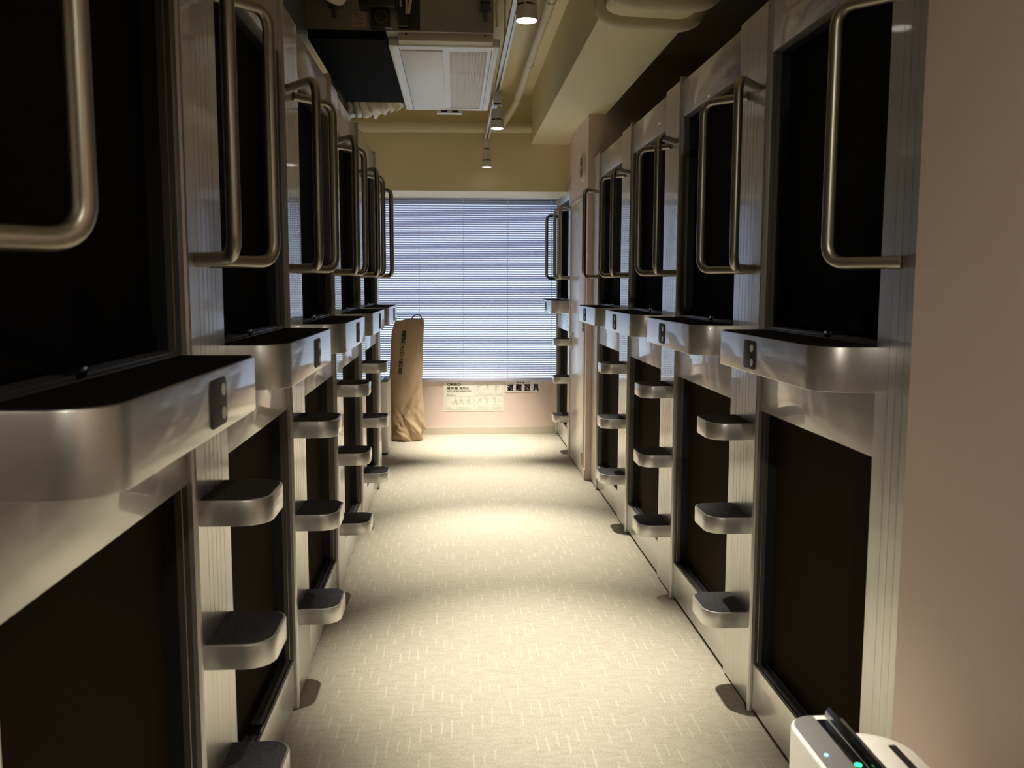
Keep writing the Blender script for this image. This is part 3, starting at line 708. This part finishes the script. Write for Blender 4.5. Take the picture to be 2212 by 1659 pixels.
bm = B(); add_prism(bm, [(-0.402, 2.650), (-0.302, 2.650), (-0.310, 2.672), (-0.310, 2.738), (-0.394, 2.738), (-0.394, 2.672)], FY-0.05, FY, 'y', 0.002)
cn = finish(bm, 'duct_port', 'black', ac)
bm = B(); add_tube(bm, [(-0.350+0.028*math.cos(t*PI/16), FY-0.053, 2.698+0.028*math.sin(t*PI/16)) for t in range(33)], 0.0022, 8); finish(bm, 'port_ring', 'grey', cn)
bm = B(); add_box(bm, -0.268, -0.225, FY-0.045, FY, 2.66, 2.99); add_box(bm, -0.268, -0.165, FY-0.012, FY, 2.65, 2.99); finish(bm, 'cable_channel', 'black', ac)
for k, (xa, xb, xc_) in enumerate(((-0.258, -0.257, -0.256), (-0.238, -0.226, -0.229), (-0.226, -0.204, -0.222), (-0.200, -0.196, -0.216))):
    bm = B(); add_tube(bm, [(xa, FY-0.052, 2.99), (xb, FY-0.060, 2.82), (xc_, FY-0.050, 2.715 if k else 2.745)], 0.0045, 8); finish(bm, 'cable', 'cable', ac)
bm = B(); add_box(bm, -0.492, -0.422, FY-0.002, FY, 2.662, 2.732); lb = finish(bm, 'warning_label', 'label', ac, smooth=False)
bm = B()
for k in range(8): add_box(bm, -0.486, -0.486+(0.018 if k == 0 else 0.052-0.01*(k % 3)), FY-0.0026, FY-0.002, 2.724-k*0.0078, 2.727-k*0.0078)
finish(bm, 'label_print', 'labelred', lb, smooth=False)
for x in (-0.575, 0.155):
    bm = B(); add_tube(bm, [(x, FY-0.035, 2.78), (x, FY-0.035, ZC)], 0.005, 8)
    add_box(bm, x-0.024, x+0.024, FY-0.06, FY-0.005, 2.775, 2.792, 0.002); add_box(bm, x-0.020, x+0.020, FY-0.055, FY-0.005, 2.752, 2.768, 0.002)
    add_tube(bm, [(x, FY-0.035, 2.69), (x, FY-0.035, 2.80)], 0.009, 10); add_box(bm, x-0.028, x+0.028, FY-0.045, FY, 2.745, 2.752)
    finish(bm, 'hanging_bolt', 'track', ac)
# flexible duct leaving the far end of the air unit
bm = B(); N = 90; pts = []; rs = []
for i in range(N+1):
    t = i/N; pts.append((-0.97+0.62*t, 6.325+0.01*math.sin(t*5), 2.662+0.015*math.sin(t*4)+0.12*max(0, t-0.62))); rs.append(0.135+0.010*math.sin(t*75+1.5*math.sin(t*21))-0.045*max(0, t-0.72)/0.28)
add_tube(bm, pts, rs, 40)
for v in bm.verts: v.co += Vector((0.03*noise.noise(v.co*13), 0.016*noise.noise(v.co*19+Vector((5, 0, 0))), 0.016*noise.noise(v.co*17+Vector((0, 9, 0)))))
tag(finish(bm, 'flexible_duct', 'duct'), 'crinkled white flexible duct behind the black board of the ceiling unit', 'duct')

# ------------------------------------------------------------------ pipes
def wobble(pts, amp):
    return [Vector(p)+Vector((noise.noise(Vector(p)*4), 0, noise.noise(Vector(p)*4+Vector((7, 3, 1)))))*amp for p in pts]
def lin(a, b, n): a = Vector(a); b = Vector(b); return [a.lerp(b, i/n) for i in range(n+1)]
bm = B(); add_tube(bm, wobble(lin((-1.0, 7.765, 2.708), (0.648, 7.765, 2.716), 60), 0.006), [0.043+0.003*noise.noise(Vector((i*0.3, 0, 0))) for i in range(61)], 24)
tag(finish(bm, 'lagged_pipe', 'pipe'), 'white lagged pipe running crossways along the cream drop wall', 'pipe')
bm = B(); pth = fillet(lin((0.492, 2.6, 2.85), (0.492, 7.40, 2.85), 24)+[Vector((0.40, 7.72, 2.73))], 0.12, 6)
add_tube(bm, wobble(pth, 0.004), 0.026, 20)
for y in (4.75, 6.1, 7.2): add_tube(bm, [(0.492, y-0.006, 2.85), (0.492, y+0.006, 2.85)], 0.031, 20)
tag(finish(bm, 'lagged_pipe', 'pipe'), 'cream lagged pipe running lengthwise between the lighting track and the beam', 'pipe')
def u_pipe(y, xl, xr, zb, label, r=0.026):
    bm = B()
    p = fillet([(xl, y, ZC), (xl, y, zb+0.03), (xl+0.07, y, zb), (xr-0.05, y+0.01, zb-0.008), (xr+0.03, y+0.06, zb+0.07), (xr+0.05, y+0.10, ZC)], 0.07, 8)
    add_tube(bm, p, r, 24); return tag(finish(bm, 'lagged_pipe', 'pipe'), label, 'pipe')
u_pipe(3.92, 0.612, 1.04, 2.512, 'cream lagged pipe bent under the right beam, the lower of two')
u_pipe(3.62, 0.60, 1.03, 2.512, 'cream lagged pipe bent under the right beam, cut off by the top edge', 0.030)
bm = B(); add_tube(bm, fillet([(-0.72, 4.44, 2.99), (-0.66, 4.46, 2.90), (-0.59, 4.49, 2.79), (-0.545, 4.565, 2.79)], 0.07, 8), 0.047, 24)
tag(finish(bm, 'pipe_elbow', 'pipe'), 'cream lagged pipe end at the top left, by the grey ceiling unit', 'pipe')
bm = B(); add_tube(bm, fillet([(0.215, 4.55, 2.99), (0.222, 4.6, 2.86), (0.205, 4.60, 2.78), (0.212, 4.61, 2.67)], 0.04, 6), 0.005, 8)
tag(finish(bm, 'control_wire', 'cable'), 'thin brown wire hanging beside the right end of the grey ceiling unit', 'wire')

# ------------------------------------------------------------------ round vent above the door
vt = thing('round_vent', 'round wall vent above the pale door on the right', 'vent', (0, 0, 0))
bm = B(); add_tube(bm, [(DX+0.002, 6.665, 2.258), (DX-0.014, 6.665, 2.258), (DX-0.018, 6.665, 2.258)], [0.105, 0.100, 0.085], 40); finish(bm, 'rim', 'accream', vt)
bm = B(); add_tube(bm, [(DX-0.016, 6.665, 2.258), (DX-0.0195, 6.665, 2.258)], 0.074, 40); finish(bm, 'opening', 'track', vt)
bm = B(); add_tube(bm, [(DX-0.018, 6.665, 2.258), (DX-0.026, 6.665, 2.258)], 0.016, 20)
add_box(bm, DX-0.023, DX-0.019, 6.595, 6.735, 2.254, 2.262); finish(bm, 'damper_knob', 'accream', vt)
